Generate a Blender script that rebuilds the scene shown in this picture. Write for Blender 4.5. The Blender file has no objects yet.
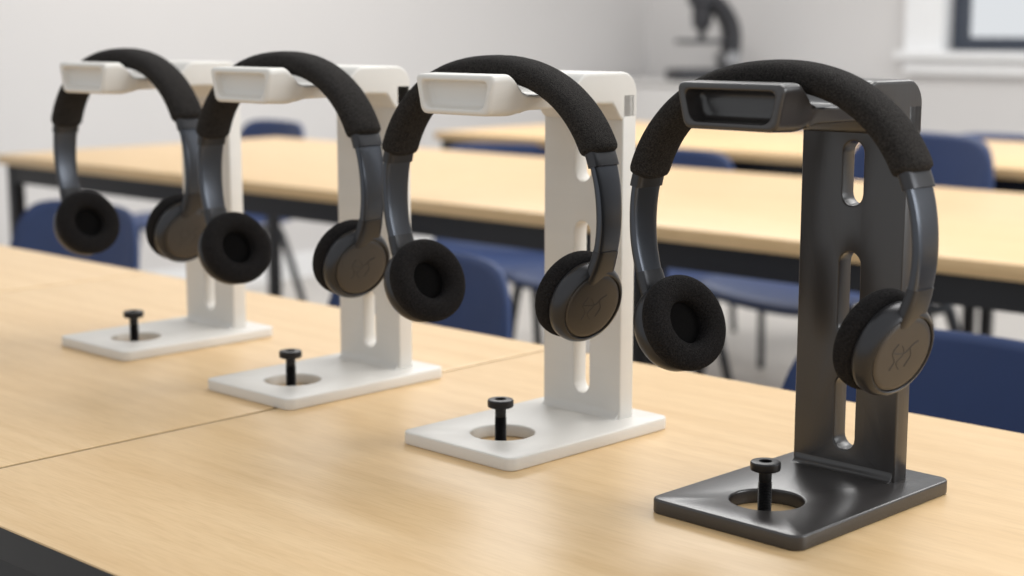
import bpy, bmesh, math
from mathutils import Vector, Matrix
S = bpy.context.scene
COL = S.collection
R = math.radians

# ------------------------------------------------------------------ materials
def new_mat(name):
    m = bpy.data.materials.new(name); m.use_nodes = True
    nt = m.node_tree
    return m, nt, nt.nodes['Principled BSDF']

def srgb(r, g, b):
    f = lambda c: ((c/255)/12.92 if c/255 <= .04045 else ((c/255+.055)/1.055)**2.4)
    return (f(r), f(g), f(b), 1)

def add_noise(nt, scale, detail=3, vec_scale=(1, 1, 1), coord='Object'):
    tc = nt.nodes.new('ShaderNodeTexCoord'); mp = nt.nodes.new('ShaderNodeMapping')
    mp.inputs['Scale'].default_value = vec_scale
    nz = nt.nodes.new('ShaderNodeTexNoise'); nz.inputs['Scale'].default_value = scale
    nz.inputs['Detail'].default_value = detail
    nt.links.new(tc.outputs[coord], mp.inputs['Vector']); nt.links.new(mp.outputs[0], nz.inputs['Vector'])
    return nz

def add_ramp(nt, src, c0, c1, p0=.3, p1=.7):
    rp = nt.nodes.new('ShaderNodeValToRGB')
    rp.color_ramp.elements[0].color = c0; rp.color_ramp.elements[1].color = c1
    rp.color_ramp.elements[0].position = p0; rp.color_ramp.elements[1].position = p1
    nt.links.new(src.outputs[0], rp.inputs[0]); return rp

def simple(name, c, rough=.5, metal=0, var=.06, nscale=20, bump=0, bscale=300, vs=(1, 1, 1), spec=None, dist=.001):
    m, nt, b = new_mat(name)
    nz = add_noise(nt, nscale, 3, vs)
    lo = tuple(x*(1-var) for x in c[:3])+(1,); hi = tuple(min(1, x*(1+var)) for x in c[:3])+(1,)
    rp = add_ramp(nt, nz, lo, hi)
    nt.links.new(rp.outputs[0], b.inputs['Base Color'])
    b.inputs['Roughness'].default_value = rough; b.inputs['Metallic'].default_value = metal
    if spec is not None: b.inputs['Specular IOR Level'].default_value = spec
    if bump:
        n2 = add_noise(nt, bscale, 2, vs)
        bp = nt.nodes.new('ShaderNodeBump'); bp.inputs['Strength'].default_value = bump
        bp.inputs['Distance'].default_value = dist
        nt.links.new(n2.outputs[0], bp.inputs['Height']); nt.links.new(bp.outputs[0], b.inputs['Normal'])
    return m

def wood_mat():
    m, nt, b = new_mat('maple_laminate')
    n1 = add_noise(nt, 5, 5, (1.0, 14, 14), 'Object')
    r1 = add_ramp(nt, n1, srgb(216, 181, 132), srgb(227, 195, 149), .3, .72)
    n2 = add_noise(nt, 45, 3, (1, 14, 14), 'Object')
    r2 = add_ramp(nt, n2, (.88, .85, .80, 1), (1, 1, 1, 1), .34, .56)
    mx = nt.nodes.new('ShaderNodeMix'); mx.data_type = 'RGBA'; mx.blend_type = 'MULTIPLY'
    mx.inputs[0].default_value = .6
    nt.links.new(r1.outputs[0], mx.inputs[6]); nt.links.new(r2.outputs[0], mx.inputs[7])
    nt.links.new(mx.outputs[2], b.inputs['Base Color'])
    b.inputs['Roughness'].default_value = .36
    b.inputs['Specular IOR Level'].default_value = .45
    return m

M_WOOD = wood_mat()
M_BLKEDGE = simple('black_edge_band', srgb(26, 26, 28), .45)
M_FRAME = simple('black_steel_frame', srgb(30, 30, 33), .45)
M_WHITE = simple('white_printed_plastic', srgb(214, 210, 203), .42, var=.02, bump=.06, bscale=500, vs=(.3, .3, 3))
M_BLACK = simple('graphite_printed_plastic', srgb(46, 43, 42), .28, var=.12, bump=.05, bscale=500, vs=(1.5, 1.5, .12), spec=.7)
M_FOAM = simple('charcoal_knit_foam', srgb(46, 43, 41), .95, var=.65, nscale=900, bump=1, bscale=1200, spec=.2, dist=.0025)
M_PAD = simple('black_ear_foam', srgb(33, 31, 31), .97, var=.6, nscale=900, bump=1, bscale=1100, spec=.15, dist=.0025)
M_PADIN = simple('black_ear_mesh', srgb(15, 14, 14), .95, var=.3, nscale=800, spec=.1)
M_METAL = simple('gunmetal_satin', srgb(74, 77, 83), .28, .8, var=.04)
M_SHELL = simple('gunmetal_shell', srgb(55, 55, 57), .32, .6, var=.04)
M_DISC = simple('grey_anodised_disc', srgb(76, 73, 71), .40, .6, var=.05)
M_LOGO = simple('engraved_mark', srgb(48, 46, 45), .6)
M_BOLT = simple('black_oxide_steel', srgb(30, 29, 30), .35, .5)
M_BLUE = simple('navy_polypropylene', srgb(36, 56, 98), .5, var=.04)
M_LEG = simple('grey_tube_steel', srgb(60, 62, 66), .4, .4)
M_WALL = simple('painted_plaster', srgb(211, 208, 206), .9, var=.015, nscale=1.5)
M_TRIM = simple('white_gloss_trim', srgb(238, 238, 238), .5, var=.01)
M_FLOOR = simple('beige_vinyl_floor', srgb(190, 185, 179), .45, var=.05, nscale=4)
M_WINF = simple('dark_window_frame', srgb(58, 64, 76), .5)
M_SCOPE = simple('dark_enamel', srgb(48, 48, 52), .4)
M_SCOPE2 = simple('light_enamel', srgb(150, 150, 152), .4)
M_CAB = simple('cabinet_laminate', srgb(208, 205, 202), .6, var=.01)

# ------------------------------------------------------------------ helpers
def finish(bm, name, mat, parent=None, angle=35, mats=None):
    bmesh.ops.recalc_face_normals(bm, faces=bm.faces[:])
    me = bpy.data.meshes.new(name); bm.to_mesh(me); bm.free()
    for p in me.polygons: p.use_smooth = True
    me.set_sharp_from_angle(angle=R(angle))
    for m in (mats or [mat]): me.materials.append(m)
    ob = bpy.data.objects.new(name, me); COL.objects.link(ob)
    if parent: ob.parent = parent
    return ob

def empty(name, loc=(0, 0, 0), rz=0, sc=1):
    e = bpy.data.objects.new(name, None); e.empty_display_size = .05
    COL.objects.link(e); e.location = loc; e.rotation_euler = (0, 0, rz); e.scale = (sc,)*3
    return e

def area(p): return .5*sum(p[i][0]*p[(i+1) % len(p)][1]-p[(i+1) % len(p)][0]*p[i][1] for i in range(len(p)))

def offset(p, d):
    """move every vertex to the left of travel by d (CCW polygon shrinks)"""
    n = len(p); out = []
    for i in range(n):
        a, b, c = Vector(p[i-1]), Vector(p[i]), Vector(p[(i+1) % n])
        e1 = (b-a).normalized(); e2 = (c-b).normalized()
        n1 = Vector((-e1.y, e1.x)); n2 = Vector((-e2.y, e2.x))
        m = (n1+n2)
        if m.length < 1e-6: m = n1
        m.normalize(); k = d/max(.4, m.dot(n1))
        out.append((b.x+m.x*k, b.y+m.y*k))
    return out

def prism(bm, outer, holes, z0, z1, bev, M=Matrix(), seg=3):
    if area(outer) < 0: outer = outer[::-1]
    hs = [h if area(h) < 0 else h[::-1] for h in holes]
    levels = []
    for k in range(seg+1):
        t = k/seg*math.pi/2
        levels.append((bev*(1-math.sin(t)), z0+bev*(1-math.cos(t))))
    for k in range(seg+1):
        t = k/seg*math.pi/2
        levels.append((bev*(1-math.cos(t)), z1-bev*(1-math.sin(t))))
    be, te = [], []
    for lp in [outer]+hs:
        rings = []
        for ins, z in levels:
            q = offset(lp, ins) if ins > 1e-9 else lp
            rings.append([bm.verts.new(M @ Vector((x, y, z))) for x, y in q])
        n = len(lp)
        for a, b in zip(rings[:-1], rings[1:]):
            for i in range(n):
                bm.faces.new((a[i], a[(i+1) % n], b[(i+1) % n], b[i]))
        for i in range(n):
            be.append(bm.edges.get((rings[0][i], rings[0][(i+1) % n])))
            te.append(bm.edges.get((rings[-1][i], rings[-1][(i+1) % n])))
    bmesh.ops.triangle_fill(bm, use_beauty=True, use_dissolve=False, edges=be)
    bmesh.ops.triangle_fill(bm, use_beauty=True, use_dissolve=False, edges=te)

def rrect(cx, cy, w, h, r, n=8):
    pts = []
    for sx, sy, a0 in ((1, 1, 0), (-1, 1, 90), (-1, -1, 180), (1, -1, 270)):
        for k in range(n+1):
            a = R(a0+90*k/n)
            pts.append((cx+sx*(w/2-r)+r*math.cos(a), cy+sy*(h/2-r)+r*math.sin(a)))
    return pts

def circle(cx, cy, r, n=48): return [(cx+r*math.cos(2*math.pi*i/n), cy+r*math.sin(2*math.pi*i/n)) for i in range(n)]

def stadium(cx, cy, w, h, n=10):
    r = w/2; pts = []
    for k in range(n+1):
        a = math.pi*k/n; pts.append((cx+r*math.cos(a), cy+h/2-r+r*math.sin(a)))
    for k in range(n+1):
        a = math.pi+math.pi*k/n; pts.append((cx+r*math.cos(a), cy-h/2+r+r*math.sin(a)))
    return pts

def box(bm, x0, x1, y0, y1, z0, z1, bev=0):
    if bev > 0:
        prism(bm, rrect((x0+x1)/2, (y0+y1)/2, x1-x0, y1-y0, min(bev*1.5, (x1-x0)/2.1, (y1-y0)/2.1), 3), [], z0, z1, bev, seg=2)
    else:
        vs = [bm.verts.new(v) for v in ((x0, y0, z0), (x1, y0, z0), (x1, y1, z0), (x0, y1, z0), (x0, y0, z1), (x1, y0, z1), (x1, y1, z1), (x0, y1, z1))]
        for f in ((0, 1, 2, 3), (4, 5, 6, 7), (0, 1, 5, 4), (1, 2, 6, 5), (2, 3, 7, 6), (3, 0, 4, 7)):
            bm.faces.new([vs[i] for i in f])

def boxob(name, x0, x1, y0, y1, z0, z1, mat, parent=None, bev=0):
    bm = bmesh.new(); box(bm, x0, x1, y0, y1, z0, z1, bev); return finish(bm, name, mat, parent)

def lathe(bm, prof, seg=48, M=Matrix()):
    rings = []
    for r, h in prof:
        if r < 1e-7: rings.append([bm.verts.new(M @ Vector((0, 0, h)))])
        else: rings.append([bm.verts.new(M @ Vector((r*math.cos(2*math.pi*i/seg), r*math.sin(2*math.pi*i/seg), h))) for i in range(seg)])
    for a, b in zip(rings[:-1], rings[1:]):
        for i in range(seg):
            j = (i+1) % seg
            if len(a) == 1 and len(b) == 1: continue
            if len(a) == 1: bm.faces.new((a[0], b[i], b[j]))
            elif len(b) == 1: bm.faces.new((a[i], a[j], b[0]))
            else: bm.faces.new((a[i], a[j], b[j], b[i]))

def tube(bm, pts, r, seg=10, M=Matrix()):
    pts = [Vector(p) for p in pts]; rings = []
    up = None
    for i, p in enumerate(pts):
        if i == 0: t = pts[1]-p
        elif i == len(pts)-1: t = p-pts[-2]
        else: t = (pts[i+1]-p).normalized()+(p-pts[i-1]).normalized()
        t.normalize()
        if up is None: up = t.orthogonal().normalized()
        up = (up - t*up.dot(t)).normalized(); s = t.cross(up)
        rings.append([bm.verts.new(M @ (p+up*r*math.cos(2*math.pi*k/seg)+s*r*math.sin(2*math.pi*k/seg))) for k in range(seg)])
    for a, b in zip(rings[:-1], rings[1:]):
        for k in range(seg): bm.faces.new((a[k], a[(k+1) % seg], b[(k+1) % seg], b[k]))
    bm.faces.new(rings[0]); bm.faces.new(rings[-1])

def smooth_path(pts, n=6):
    """Catmull-Rom"""
    P = [Vector(p) for p in pts]; out = []
    for i in range(len(P)-1):
        p0 = P[max(i-1, 0)]; p1 = P[i]; p2 = P[i+1]; p3 = P[min(i+2, len(P)-1)]
        for k in range(n):
            t = k/n
            out.append(.5*((2*p1)+(p2-p0)*t+(2*p0-5*p1+4*p2-p3)*t*t+(3*p1-p0-3*p2+p3)*t**3))
    out.append(P[-1]); return out

# ------------------------------------------------------------------ room
TZ = .74
XL, YB, HC = -5.2, 6.5, 2.9
boxob('floor', XL-.2, 4.5, -3, YB+.2, -.1, 0, M_FLOOR)
boxob('wall_left', XL-.15, XL, -3, YB+.15, 0, HC, M_WALL)
wx0, wx1, wz0, wz1 = -3.50, -1.5, .935, 2.3
bm = bmesh.new()
box(bm, XL, wx0, YB, YB+.15, 0, HC); box(bm, wx1, 4.5, YB, YB+.15, 0, HC)
box(bm, wx0, wx1, YB, YB+.15, 0, wz0); box(bm, wx0, wx1, YB, YB+.15, wz1, HC)
finish(bm, 'wall_back', M_WALL)
boxob('baseboard_left', XL, XL+.015, -3, YB, 0, .1, M_TRIM)
boxob('baseboard_back', XL+.015, 4.5, YB-.015, YB, 0, .1, M_TRIM)
win = empty('window_1', (0, 0, 0))
bm = bmesh.new()
c = .19
box(bm, wx0-c, wx0, YB-.05, YB, wz0-.1, wz1+.12); box(bm, wx1, wx1+c, YB-.05, YB, wz0-.1, wz1+.12)
box(bm, wx0, wx1, YB-.05, YB, wz1, wz1+.12); box(bm, wx0, wx1, YB-.05, YB, wz0-.1, wz0-.03)
box(bm, wx0-c-.02, wx1+c+.02, YB-.10, YB+.02, wz0-.03, wz0)
finish(bm, 'casing', M_TRIM, win)
bm = bmesh.new()
f = .06; y0, y1 = YB+.03, YB+.09
for (a, b, cc, d) in ((wx0, wx0+f, wz0, wz1), (wx1-f, wx1, wz0, wz1), (wx0+f, wx1-f, wz0, wz0+f), (wx0+f, wx1-f, wz1-f, wz1),
                      (wx0+.95, wx0+1.03, wz0+f, wz1-f)):
    box(bm, a, b, y0, y1, cc, d)
finish(bm, 'frame', M_WINF, win)

# ------------------------------------------------------------------ tables
def table(x0, x1, y0, y1, edge_black=False):
    t = empty('classroom_table', ((x0+x1)/2, (y0+y1)/2, 0))
    w, d = (x1-x0)/2, (y1-y0)/2
    th = .022
    bm = bmesh.new(); prism(bm, rrect(0, 0, 2*w, 2*d, .004, 3), [], TZ-(.0016 if edge_black else th), TZ, .0006, seg=2)
    finish(bm, 'top', M_WOOD, t)
    if edge_black:
        bm = bmesh.new(); prism(bm, rrect(0, 0, 2*w, 2*d, .004, 3), [], TZ-th, TZ-.0016, .0003, seg=1)
        finish(bm, 'edge_band', M_BLKEDGE, t)
    bm = bmesh.new()
    a = .02; z1 = TZ-th; z0 = z1-.045
    for sx in (-1, 1):
        xx = sorted((sx*(w-.012), sx*(w-.037)))
        box(bm, xx[0], xx[1], -d+a+.03, d-a-.03, z0, z1)
        for sy in (-1, 1):
            yy = sorted((sy*(d-a), sy*(d-a-.03)))
            box(bm, xx[0]-.0025, xx[1]+.0025, yy[0], yy[1], 0, z1, .002)
    for sy in (-1, 1):
        yy = sorted((sy*(d-a-.003), sy*(d-a-.027)))
        box(bm, -w+.037, w-.037, yy[0], yy[1], z0, z1)
    finish(bm, 'frame', M_FRAME, t)
    return t

for x0 in (-2.336, -1.660, -.984, -.308):
    table(x0, x0+.6720, .461, 1.10, True)
for x0, x1 in ((-3.50, -2.152), (-2.15, -.802), (-.80, .54)):
    table(x0, x1, 1.90, 2.74)
for x0, x1 in ((-3.35, -2.002), (-2.0, -.652), (-.65, .69)):
    table(x0, x1, 3.2, 3.98)

# ------------------------------------------------------------------ chairs
prof = smooth_path([(0, -.205, .415), (0, -.19, .432), (0, -.08, .436), (0, .06, .426), (0, .15, .432), (0, .195, .465), (0, .215, .53), (0, .235, .63), (0, .248, .725)], 5)
def chair(x, y, rz=0, sc=1):
    ch = empty('classroom_chair', (x, y, 0), R(rz), sc)
    bm = bmesh.new(); NU = 18; NV = 40; n = 5
    grid = []
    for j in range(NV+1):
        row = []
        for i in range(NU+1):
            u = -1+2*i/NU; v = -1+2*j/NV; m = max(abs(u), abs(v))
            s = 1 if m < 1e-6 else (abs(u/m)**n+abs(v/m)**n)**(-1/n)
            u *= s; v *= s
            k = (v+1)/2*(len(prof)-1); i0 = min(int(k), len(prof)-2); p = prof[i0].lerp(prof[i0+1], k-i0)
            back = min(1, max(0, (p.z-.44)/.12))
            wd = .200*(1-.10*math.exp(-((p.z-.49)/.05)**2)) + .008*back
            row.append(bm.verts.new((u*wd, p.y-.045*u*u*back, p.z+.012*u*u*(1-back))))
        grid.append(row)
    for j in range(NV):
        for i in range(NU): bm.faces.new((grid[j][i], grid[j][i+1], grid[j+1][i+1], grid[j+1][i]))
    o = finish(bm, 'shell', M_BLUE, ch, 80)
    md = o.modifiers.new('s', 'SOLIDIFY'); md.thickness = .007; md.offset = 0
    bm = bmesh.new()
    for sx in (-1, 1):
        tube(bm, smooth_path([(sx*.205, -.20, .0), (sx*.175, -.165, .38), (sx*.165, -.13, .418), (sx*.16, 0, .416), (sx*.165, .10, .412), (sx*.175, .135, .38), (sx*.21, .235, .0)], 5), .011)
    tube(bm, [(-.165, -.12, .412), (.165, -.12, .412)], .009); tube(bm, [(-.165, .09, .408), (.165, .09, .408)], .009)
    finish(bm, 'legs', M_LEG, ch)
# first row: chairs pulled back just clear of the table legs; other rows sit in the aisles
for c in ((-.79, 1.315, 4, .985), (-1.635, 1.315, -3), (-2.52, 1.315, 3), (-3.35, 1.32, 0), (.1, 1.315, 0),
          (-1.80, 2.90, -15, 1.12), (-2.43, 2.93, 0, 1.02), (-2.90, 2.95, 30, 1.0), (-4.05, 2.92, -6, 1.03), (-.5, 2.94, 0),
          (-2.2, 4.21, 0), (-1.42, 4.21, 5), (-2.95, 4.21, 0)):
    chair(*c)

# ------------------------------------------------------------------ microscope on cabinet
cab = empty('storage_cabinet', (-4.5, 6.17, 0))
boxob('carcass', -.62, .62, -.25, .28, .06, .77, M_CAB, cab)
boxob('worktop', -.64, .64, -.27, .3, .77, .79, M_CAB, cab, .003)
boxob('plinth', -.6, .6, -.22, .28, 0, .06, M_FRAME, cab)
for i in range(2):
    boxob('door_%d' % (i+1), -.61+.615*i, -.005+.615*i, -.268, -.25, .08, .76, M_CAB, cab, .002)
    boxob('handle_%d' % (i+1), -.06+.1*i, -.045+.1*i, -.285, -.268, .5, .62, M_LEG, cab)
mic = empty('microscope', (-4.53, 6.10, .79), R(-35), 1.15)
boxob('base', -.09, .09, -.15, .13, 0, .05, M_SCOPE, mic, .012)
bm = bmesh.new()
path = smooth_path([(0, .085, .03), (0, .105, .12), (0, .10, .22), (0, .05, .30), (0, 0, .33)], 5)
for k in (-.03, -.015, 0, .015, .03): tube(bm, [(k, p.y, p.z) for p in path], .032)
finish(bm, 'arm', M_SCOPE, mic)
boxob('stage', -.085, .085, -.11, .08, .15, .168, M_SCOPE, mic, .004)
bm = bmesh.new(); lathe(bm, [(0, .165), (.014, .165), (.016, .205), (.035, .21), (.042, .25), (.042, .30), (.06, .31), (.06, .36), (.04, .38), (0, .38)], 24, Matrix.Translation((0, -.02, 0))); finish(bm, 'nosepiece', M_SCOPE, mic)
bm = bmesh.new()
for sx in (-1, 1): tube(bm, [(sx*.024, -.02, .35), (sx*.03, -.09, .43)], .02); tube(bm, [(sx*.03, -.085, .425), (sx*.033, -.11, .455)], .025)
finish(bm, 'eyepieces', M_SCOPE, mic)
bm = bmesh.new(); tube(bm, [(-.08, .09, .09), (.08, .09, .09)], .03, 20); finish(bm, 'focus_knobs', M_SCOPE2, mic)

# ------------------------------------------------------------------ headphone stand
TOPZ = .268
HOLE = (.003, -.037)

def interp(tab, y):
    if y <= tab[0][0]: return tab[0][1]
    for (a, va), (b, vb) in zip(tab[:-1], tab[1:]):
        if y <= b:
            t = (y-a)/(b-a); t = t*t*(3-2*t); return va+(vb-va)*t
    return tab[-1][1]

def section(wt, wb, z0, z1, r, y, ins=0):
    """rounded trapezoid in the xz plane at depth y"""
    C = [Vector((wt-ins, z1-ins)), Vector((-wt+ins, z1-ins)), Vector((-wb+ins, z0+ins)), Vector((wb-ins, z0+ins))]
    r = max(.0006, min(r-ins*.6, (z1-z0)/2-ins-.0003)); out = []
    for i in range(4):
        p, q, n = C[i-1], C[i], C[(i+1) % 4]
        a = q+(p-q).normalized()*r; b = q+(n-q).normalized()*r
        for k in range(8):
            t = k/7; v = a*(1-t)**2+q*2*t*(1-t)+b*t*t
            out.append(Vector((v.x, y, v.y)))
    return out

def stand(loc, rz, mat, bx=.003, deep=.0155):
    e = empty('headphone_stand', loc, R(rz))
    bm = bmesh.new()
    prism(bm, rrect(bx, 0, .113, .172, .008, 8), [circle(HOLE[0], HOLE[1], .0232, 56)], 0, .0095, .0013)
    finish(bm, 'base', mat, e)
    # column plate : local (x, z) plane, thickness in y
    yf, yb = .051, .066
    W = .0393
    Mc = Matrix(((1, 0, 0, 0), (0, 0, -1, 0), (0, 1, 0, 0), (0, 0, 0, 1)))   # (x,y,z)->(x,-z,y)
    bm = bmesh.new()
    prism(bm, rrect(0, (.006+.252)/2, 2*W, .246, .001, 2),
          [stadium(0, .207, .0160, .042), stadium(0, .128, .0160, .056), stadium(0, .049, .0160, .050)], -yb, -yf, .0012, Mc)
    finish(bm, 'column', mat, e)
    # foot fillet
    bm = bmesh.new()
    fil = [(yf-.006, .009)]+[(yf-.006+.006*math.sin(a), .0155-.006*math.cos(a)) for a in [R(15*k) for k in range(1, 7)]]+[(yf+.004, .0155), (yf+.004, .009)]
    Mx = Matrix(((0, 0, 1, 0), (1, 0, 0, 0), (0, 1, 0, 0), (0, 0, 0, 1)))     # (a,b,c)->(c,a,b) : profile in yz
    prism(bm, fil, [], -W+.0015, W-.0015, .0004, Mx, 1)
    finish(bm, 'foot_fillet', mat, e)
    # arm : lofted hook with an open, rounded lip at the tip and a saddle for the headband
    TT = [(-.081, TOPZ), (-.066, TOPZ+.0006), (-.046, TOPZ-.0140), (-.012, TOPZ-.0140), (.014, TOPZ), (.1, TOPZ)]
    BT = [(-.081, .2405), (-.060, .2400), (-.040, .2435), (-.01, .2440), (.02, .2455), (yf-.012, .2450), (yf, .2330), (yb, .2330)]
    WB = [(-.081, .0335), (-.05, .0345), (.02, .0385), (yf, W), (yb, W)]
    rc = .014
    def sec(y, ins=0, yy=None):
        zt = interp(TT, y)
        if y > yb-rc: zt = TOPZ-rc+math.sqrt(max(0, rc*rc-(y-(yb-rc))**2))
        return section(W, interp(WB, y), interp(BT, y), zt, .0056 if y < -.05 else .0028, yy if yy is not None else y, ins)
    rings = []
    # inner recess, from its back to the mouth
    y_tip = -.0815
    op = lambda y, ins: section(.0335, .0285, .2450, .2635, .0060, y, ins)
    yd = y_tip+deep
    rings.append(op(yd, .0050)); rings.append(op(yd-.0004, .0030)); rings.append(op(yd-.0016, .0013)); rings.append(op(yd-.003, .0005)); rings.append(op(-.0795, 0)); rings.append(op(-.0809, -.0004)); rings.append(op(y_tip, -.0012))
    for k in range(5):
        t = k/4*math.pi/2; rings.append(sec(-.081, .0026*(1-math.sin(t)), y_tip+.0026*(1-math.cos(t))))
    ys = [-.0785+k*.0015 for k in range(1, 200)]
    for y in [q for q in ys if q < yb-rc]: rings.append(sec(y))
    for k in range(0, 10): rings.append(sec(yb-rc+rc*math.sin(R(9*k))))
    bm = bmesh.new()
    V = [[bm.verts.new(p) for p in rg] for rg in rings]; n = len(V[0])
    for a, b in zip(V[:-1], V[1:]):
        for i in range(n): bm.faces.new((a[i], a[(i+1) % n], b[(i+1) % n], b[i]))
    bm.faces.new(V[0]); bm.faces.new(V[-1])
    finish(bm, 'arm', mat, e, 42)
    return e

# ------------------------------------------------------------------ headphones
HW = .1035
def P(th):
    c, s = math.cos(th), math.sin(th)
    if s >= 0:
        p = 2/2.2
        return Vector((HW*math.copysign(abs(c)**p, c), 0, .1745+.0970*abs(s)**p))
    return Vector((HW*c, 0, .1745+.1*s))
def Nrm(th):
    d = P(th+.01)-P(th-.01); d.normalize()
    n = Vector((d.z, 0, -d.x))
    return n
def superell(a, b, n=28, e=2.6):
    out = []
    for i in range(n):
        t = 2*math.pi*i/n; c, s = math.cos(t), math.sin(t)
        out.append((a*math.copysign(abs(c)**(2/e), c), b*math.copysign(abs(s)**(2/e), s)))
    return out
def arc_sweep(bm, t0, t1, n, wfun, tfun, e=2.6):
    rings = []
    for k in range(n+1):
        q = k/n; th = t0+(t1-t0)*q; p = P(th); nr = Nrm(th)
        rings.append([bm.verts.new(p+Vector((0, a, 0))+nr*b) for a, b in superell(wfun(q), tfun(q), e=e)])
    m = len(rings[0])
    for a, b in zip(rings[:-1], rings[1:]):
        for i in range(m): bm.faces.new((a[i], a[(i+1) % m], b[(i+1) % m], b[i]))
    bm.faces.new(rings[0]); bm.faces.new(rings[-1])

def headphones(loc, rz, roll=2.2):
    e = empty('headphones', loc, R(rz))
    # roll about the arm axis, pivoting near the contact point at the top
    e.rotation_euler = (0, -R(roll), R(rz))
    piv = Vector((0, 0, .26)); m3 = e.rotation_euler.to_matrix()
    e.location = Vector(loc)+piv-m3 @ piv
    bm = bmesh.new()
    def endcap(q):
        d = min(q, 1-q)*.26/.006
        return 1 if d >= 1 else math.sqrt(max(.0, 1-(1-d)**2))*.3+.7
    arc_sweep(bm, R(21), R(160), 110, lambda q: .0160*endcap(q), lambda q: .0092*endcap(q), 2.4)
    finish(bm, 'headband_cushion', M_FOAM, e, 60)
    for side in (0, 1):
        f = (lambda d: R(d)) if side == 0 else (lambda d: R(180-d))
        bm = bmesh.new()
        arc_sweep(bm, f(25), f(16), 10, lambda q: .0134, lambda q: .0046, 4)
        finish(bm, 'slider_collar', M_SHELL, e, 40)
        bm = bmesh.new()
        arc_sweep(bm, f(18), f(-27), 30, lambda q: .0128-.0030*q, lambda q: .0024+.001*q, 5)
        finish(bm, 'metal_arm', M_METAL, e, 40)
        bm = bmesh.new()
        arc_sweep(bm, f(-15), f(-28), 10, lambda q: .0108+.002*q, lambda q: .0040, 4)
        finish(bm, 'hinge_yoke', M_SHELL, e, 40)
    for s in (1, -1):
        phi = R(20)
        n = Vector((s*math.cos(phi), 0, -math.sin(phi)))
        n.rotate(Matrix.Rotation(R(-9), 3, 'Z'))
        q = n.to_track_quat('Z', 'Y')
        M = Matrix.Translation((s*.0785, 0, .1135)) @ q.to_matrix().to_4x4()
        bm = bmesh.new()
        lathe(bm, [(0, -.002), (.0262, -.002), (.0280, -.0012), (.0290, .0005), (.0293, .0035), (.0288, .0065), (.0276, .0092), (.0258, .0112),
                   (.0246, .0117), (.0239, .0113), (.0236, .0102), (0, .0102)], 64, M)
        finish(bm, 'ear_cup_shell', M_SHELL, e, 30)
        bm = bmesh.new()
        lathe(bm, [(.0231, .0097), (.0231, .0109), (.0225, .0115), (.02, .0118), (.01, .0120), (0, .0121)], 64, M)
        finish(bm, 'ear_cup_disc', M_DISC, e, 40)
        bm = bmesh.new()
        for st in ([(-6, 7), (-9, 2), (-6, -3), (-8, -8)], [(-3, 6), (0, 1), (-4, -4), (-1, -8)], [(-9, 2), (0, 1), (4, 4)], [(9, 7), (4, 4), (6, -1), (3, -7)]):
            tube(bm, [tuple((p.x*.0011, p.y*.0011, .0119)) for p in smooth_path([(x, y, 0) for x, y in st], 4)], .00042, 6, M)
        finish(bm, 'emblem', M_LOGO, e)
        bm = bmesh.new()
        pr = []
        for k in range(41):
            t = 2*math.pi*k/40; c, si = math.cos(t), math.sin(t); ee = 2/2.3
            pr.append((.0228+.0088*math.copysign(abs(c)**ee, c), -.0088+.0082*math.copysign(abs(si)**ee, si)))
        lathe(bm, pr, 72, M); bmesh.ops.remove_doubles(bm, verts=bm.verts[:], dist=1e-6)
        finish(bm, 'ear_pad', M_PAD, e, 80)
        bm = bmesh.new(); lathe(bm, [(.018, -.003), (.015, -.006), (0, -.0065)], 40, M)
        finish(bm, 'driver_mesh', M_PADIN, e)
    return e

def bolt(loc):
    bm = bmesh.new()
    pr = [(0, 0), (.0028, 0), (.0036, .0012)]
    z = .0014
    while z < .021: pr += [(.0044, z), (.0037, z+.0005)]; z += .001
    d = .0035
    pr += [(.0040, .0215), (.0040, .0245+d), (.0082, .0247+d), (.0092, .0252+d), (.0095, .0262+d), (.0095, .0296+d), (.0090, .0304+d), (.0080, .0307+d),
           (.0042, .0307+d), (.0040, .0304+d), (.0040, .0272+d), (0, .0268+d)]
    lathe(bm, pr, 32)
    o = finish(bm, 'bolt', M_BOLT, None, 30); o.location = loc

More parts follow.
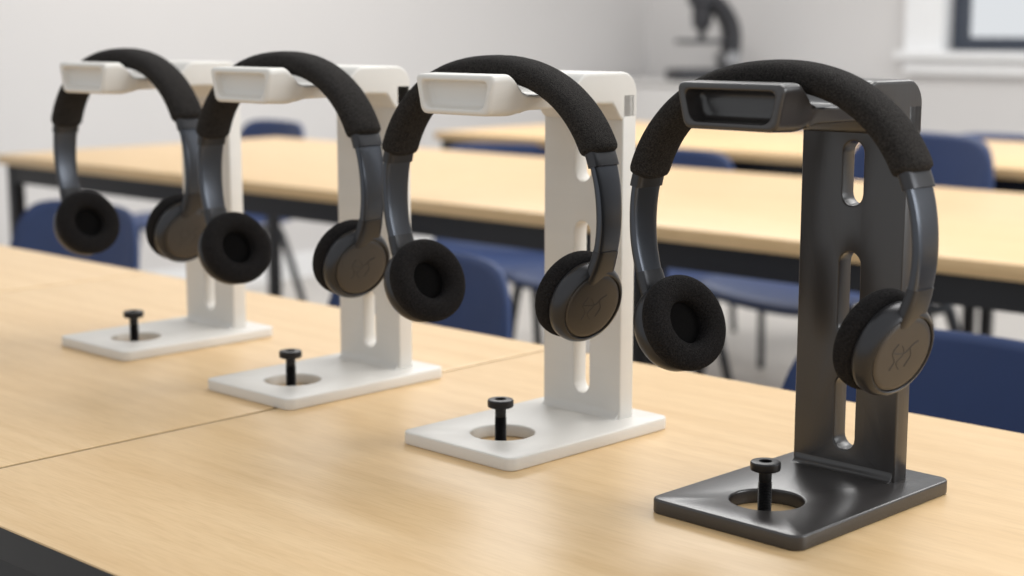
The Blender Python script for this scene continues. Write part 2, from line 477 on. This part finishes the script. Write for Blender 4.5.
spec = [((-.5440, .839), -1.5, M_BLACK, (-.003, -.036), 0, 3.4), ((-.779, .8455), -1, M_WHITE, (-.004, -.040), 2, 2.2),
        ((-1.028, .851), 0, M_WHITE, (-.003, -.036), 1, 2.2), ((-1.283, .866), 0, M_WHITE, (-.004, -.037), 2, 3)]
for (x, y), rz, m, (hx, hy), hr, roll in spec:
    stand((x, y, TZ), rz, m, .0045 if m is M_BLACK else .003, .0155 if m is M_BLACK else .008)
    Mr = Matrix.Rotation(R(rz), 3, 'Z')
    o = Mr @ Vector((hx, hy, 0)); headphones((x+o.x, y+o.y, TZ), rz+hr, roll)
    o = Mr @ Vector((HOLE[0]-.001, HOLE[1]-.001, 0)); bolt((x+o.x, y+o.y, TZ))

# ------------------------------------------------------------------ light
w = bpy.data.worlds.new('World'); S.world = w; w.use_nodes = True
bg = w.node_tree.nodes['Background']; bg.inputs[0].default_value = (.94, .97, 1, 1); bg.inputs[1].default_value = .79
def arealight(name, loc, size, sizey, power, target, col=(1, 1, 1)):
    l = bpy.data.lights.new(name, 'AREA'); l.shape = 'RECTANGLE'; l.size = size; l.size_y = sizey; l.energy = power; l.color = col
    o = bpy.data.objects.new(name, l); COL.objects.link(o); o.location = loc
    o.rotation_euler = (Vector(target)-Vector(loc)).to_track_quat('-Z', 'Y').to_euler()
arealight('ceiling_lamp', (-.6, 1.9, 2.8), 1.6, .8, 28, (-.7, 1.5, .7), (1, .98, .95))
arealight('ceiling_lamp', (-3.2, 3.6, 2.8), 2.2, 1.2, 58, (-3.2, 3.6, 0), (1, .98, .95))
arealight('ceiling_lamp', (-.4, 4.2, 2.8), 2.2, 1.2, 52, (-.4, 4.2, 0), (1, .98, .95))
arealight('window_daylight', (2.6, 2.6, 1.9), 2.2, 1.5, 60, (-.8, .9, .8), (.95, .98, 1))

# ------------------------------------------------------------------ camera
cam = bpy.data.cameras.new('camera'); co = bpy.data.objects.new('camera', cam); COL.objects.link(co)
co.location = (0, 0, TZ+.30); co.rotation_euler = (R(90-9.34), 0, R(43.5))
cam.lens = 1587*36/1024; cam.sensor_width = 36; cam.clip_start = .02
cam.dof.use_dof = True; cam.dof.focus_distance = 1.02; cam.dof.aperture_fstop = 6.2
S.camera = co
S.view_settings.view_transform = 'Standard'
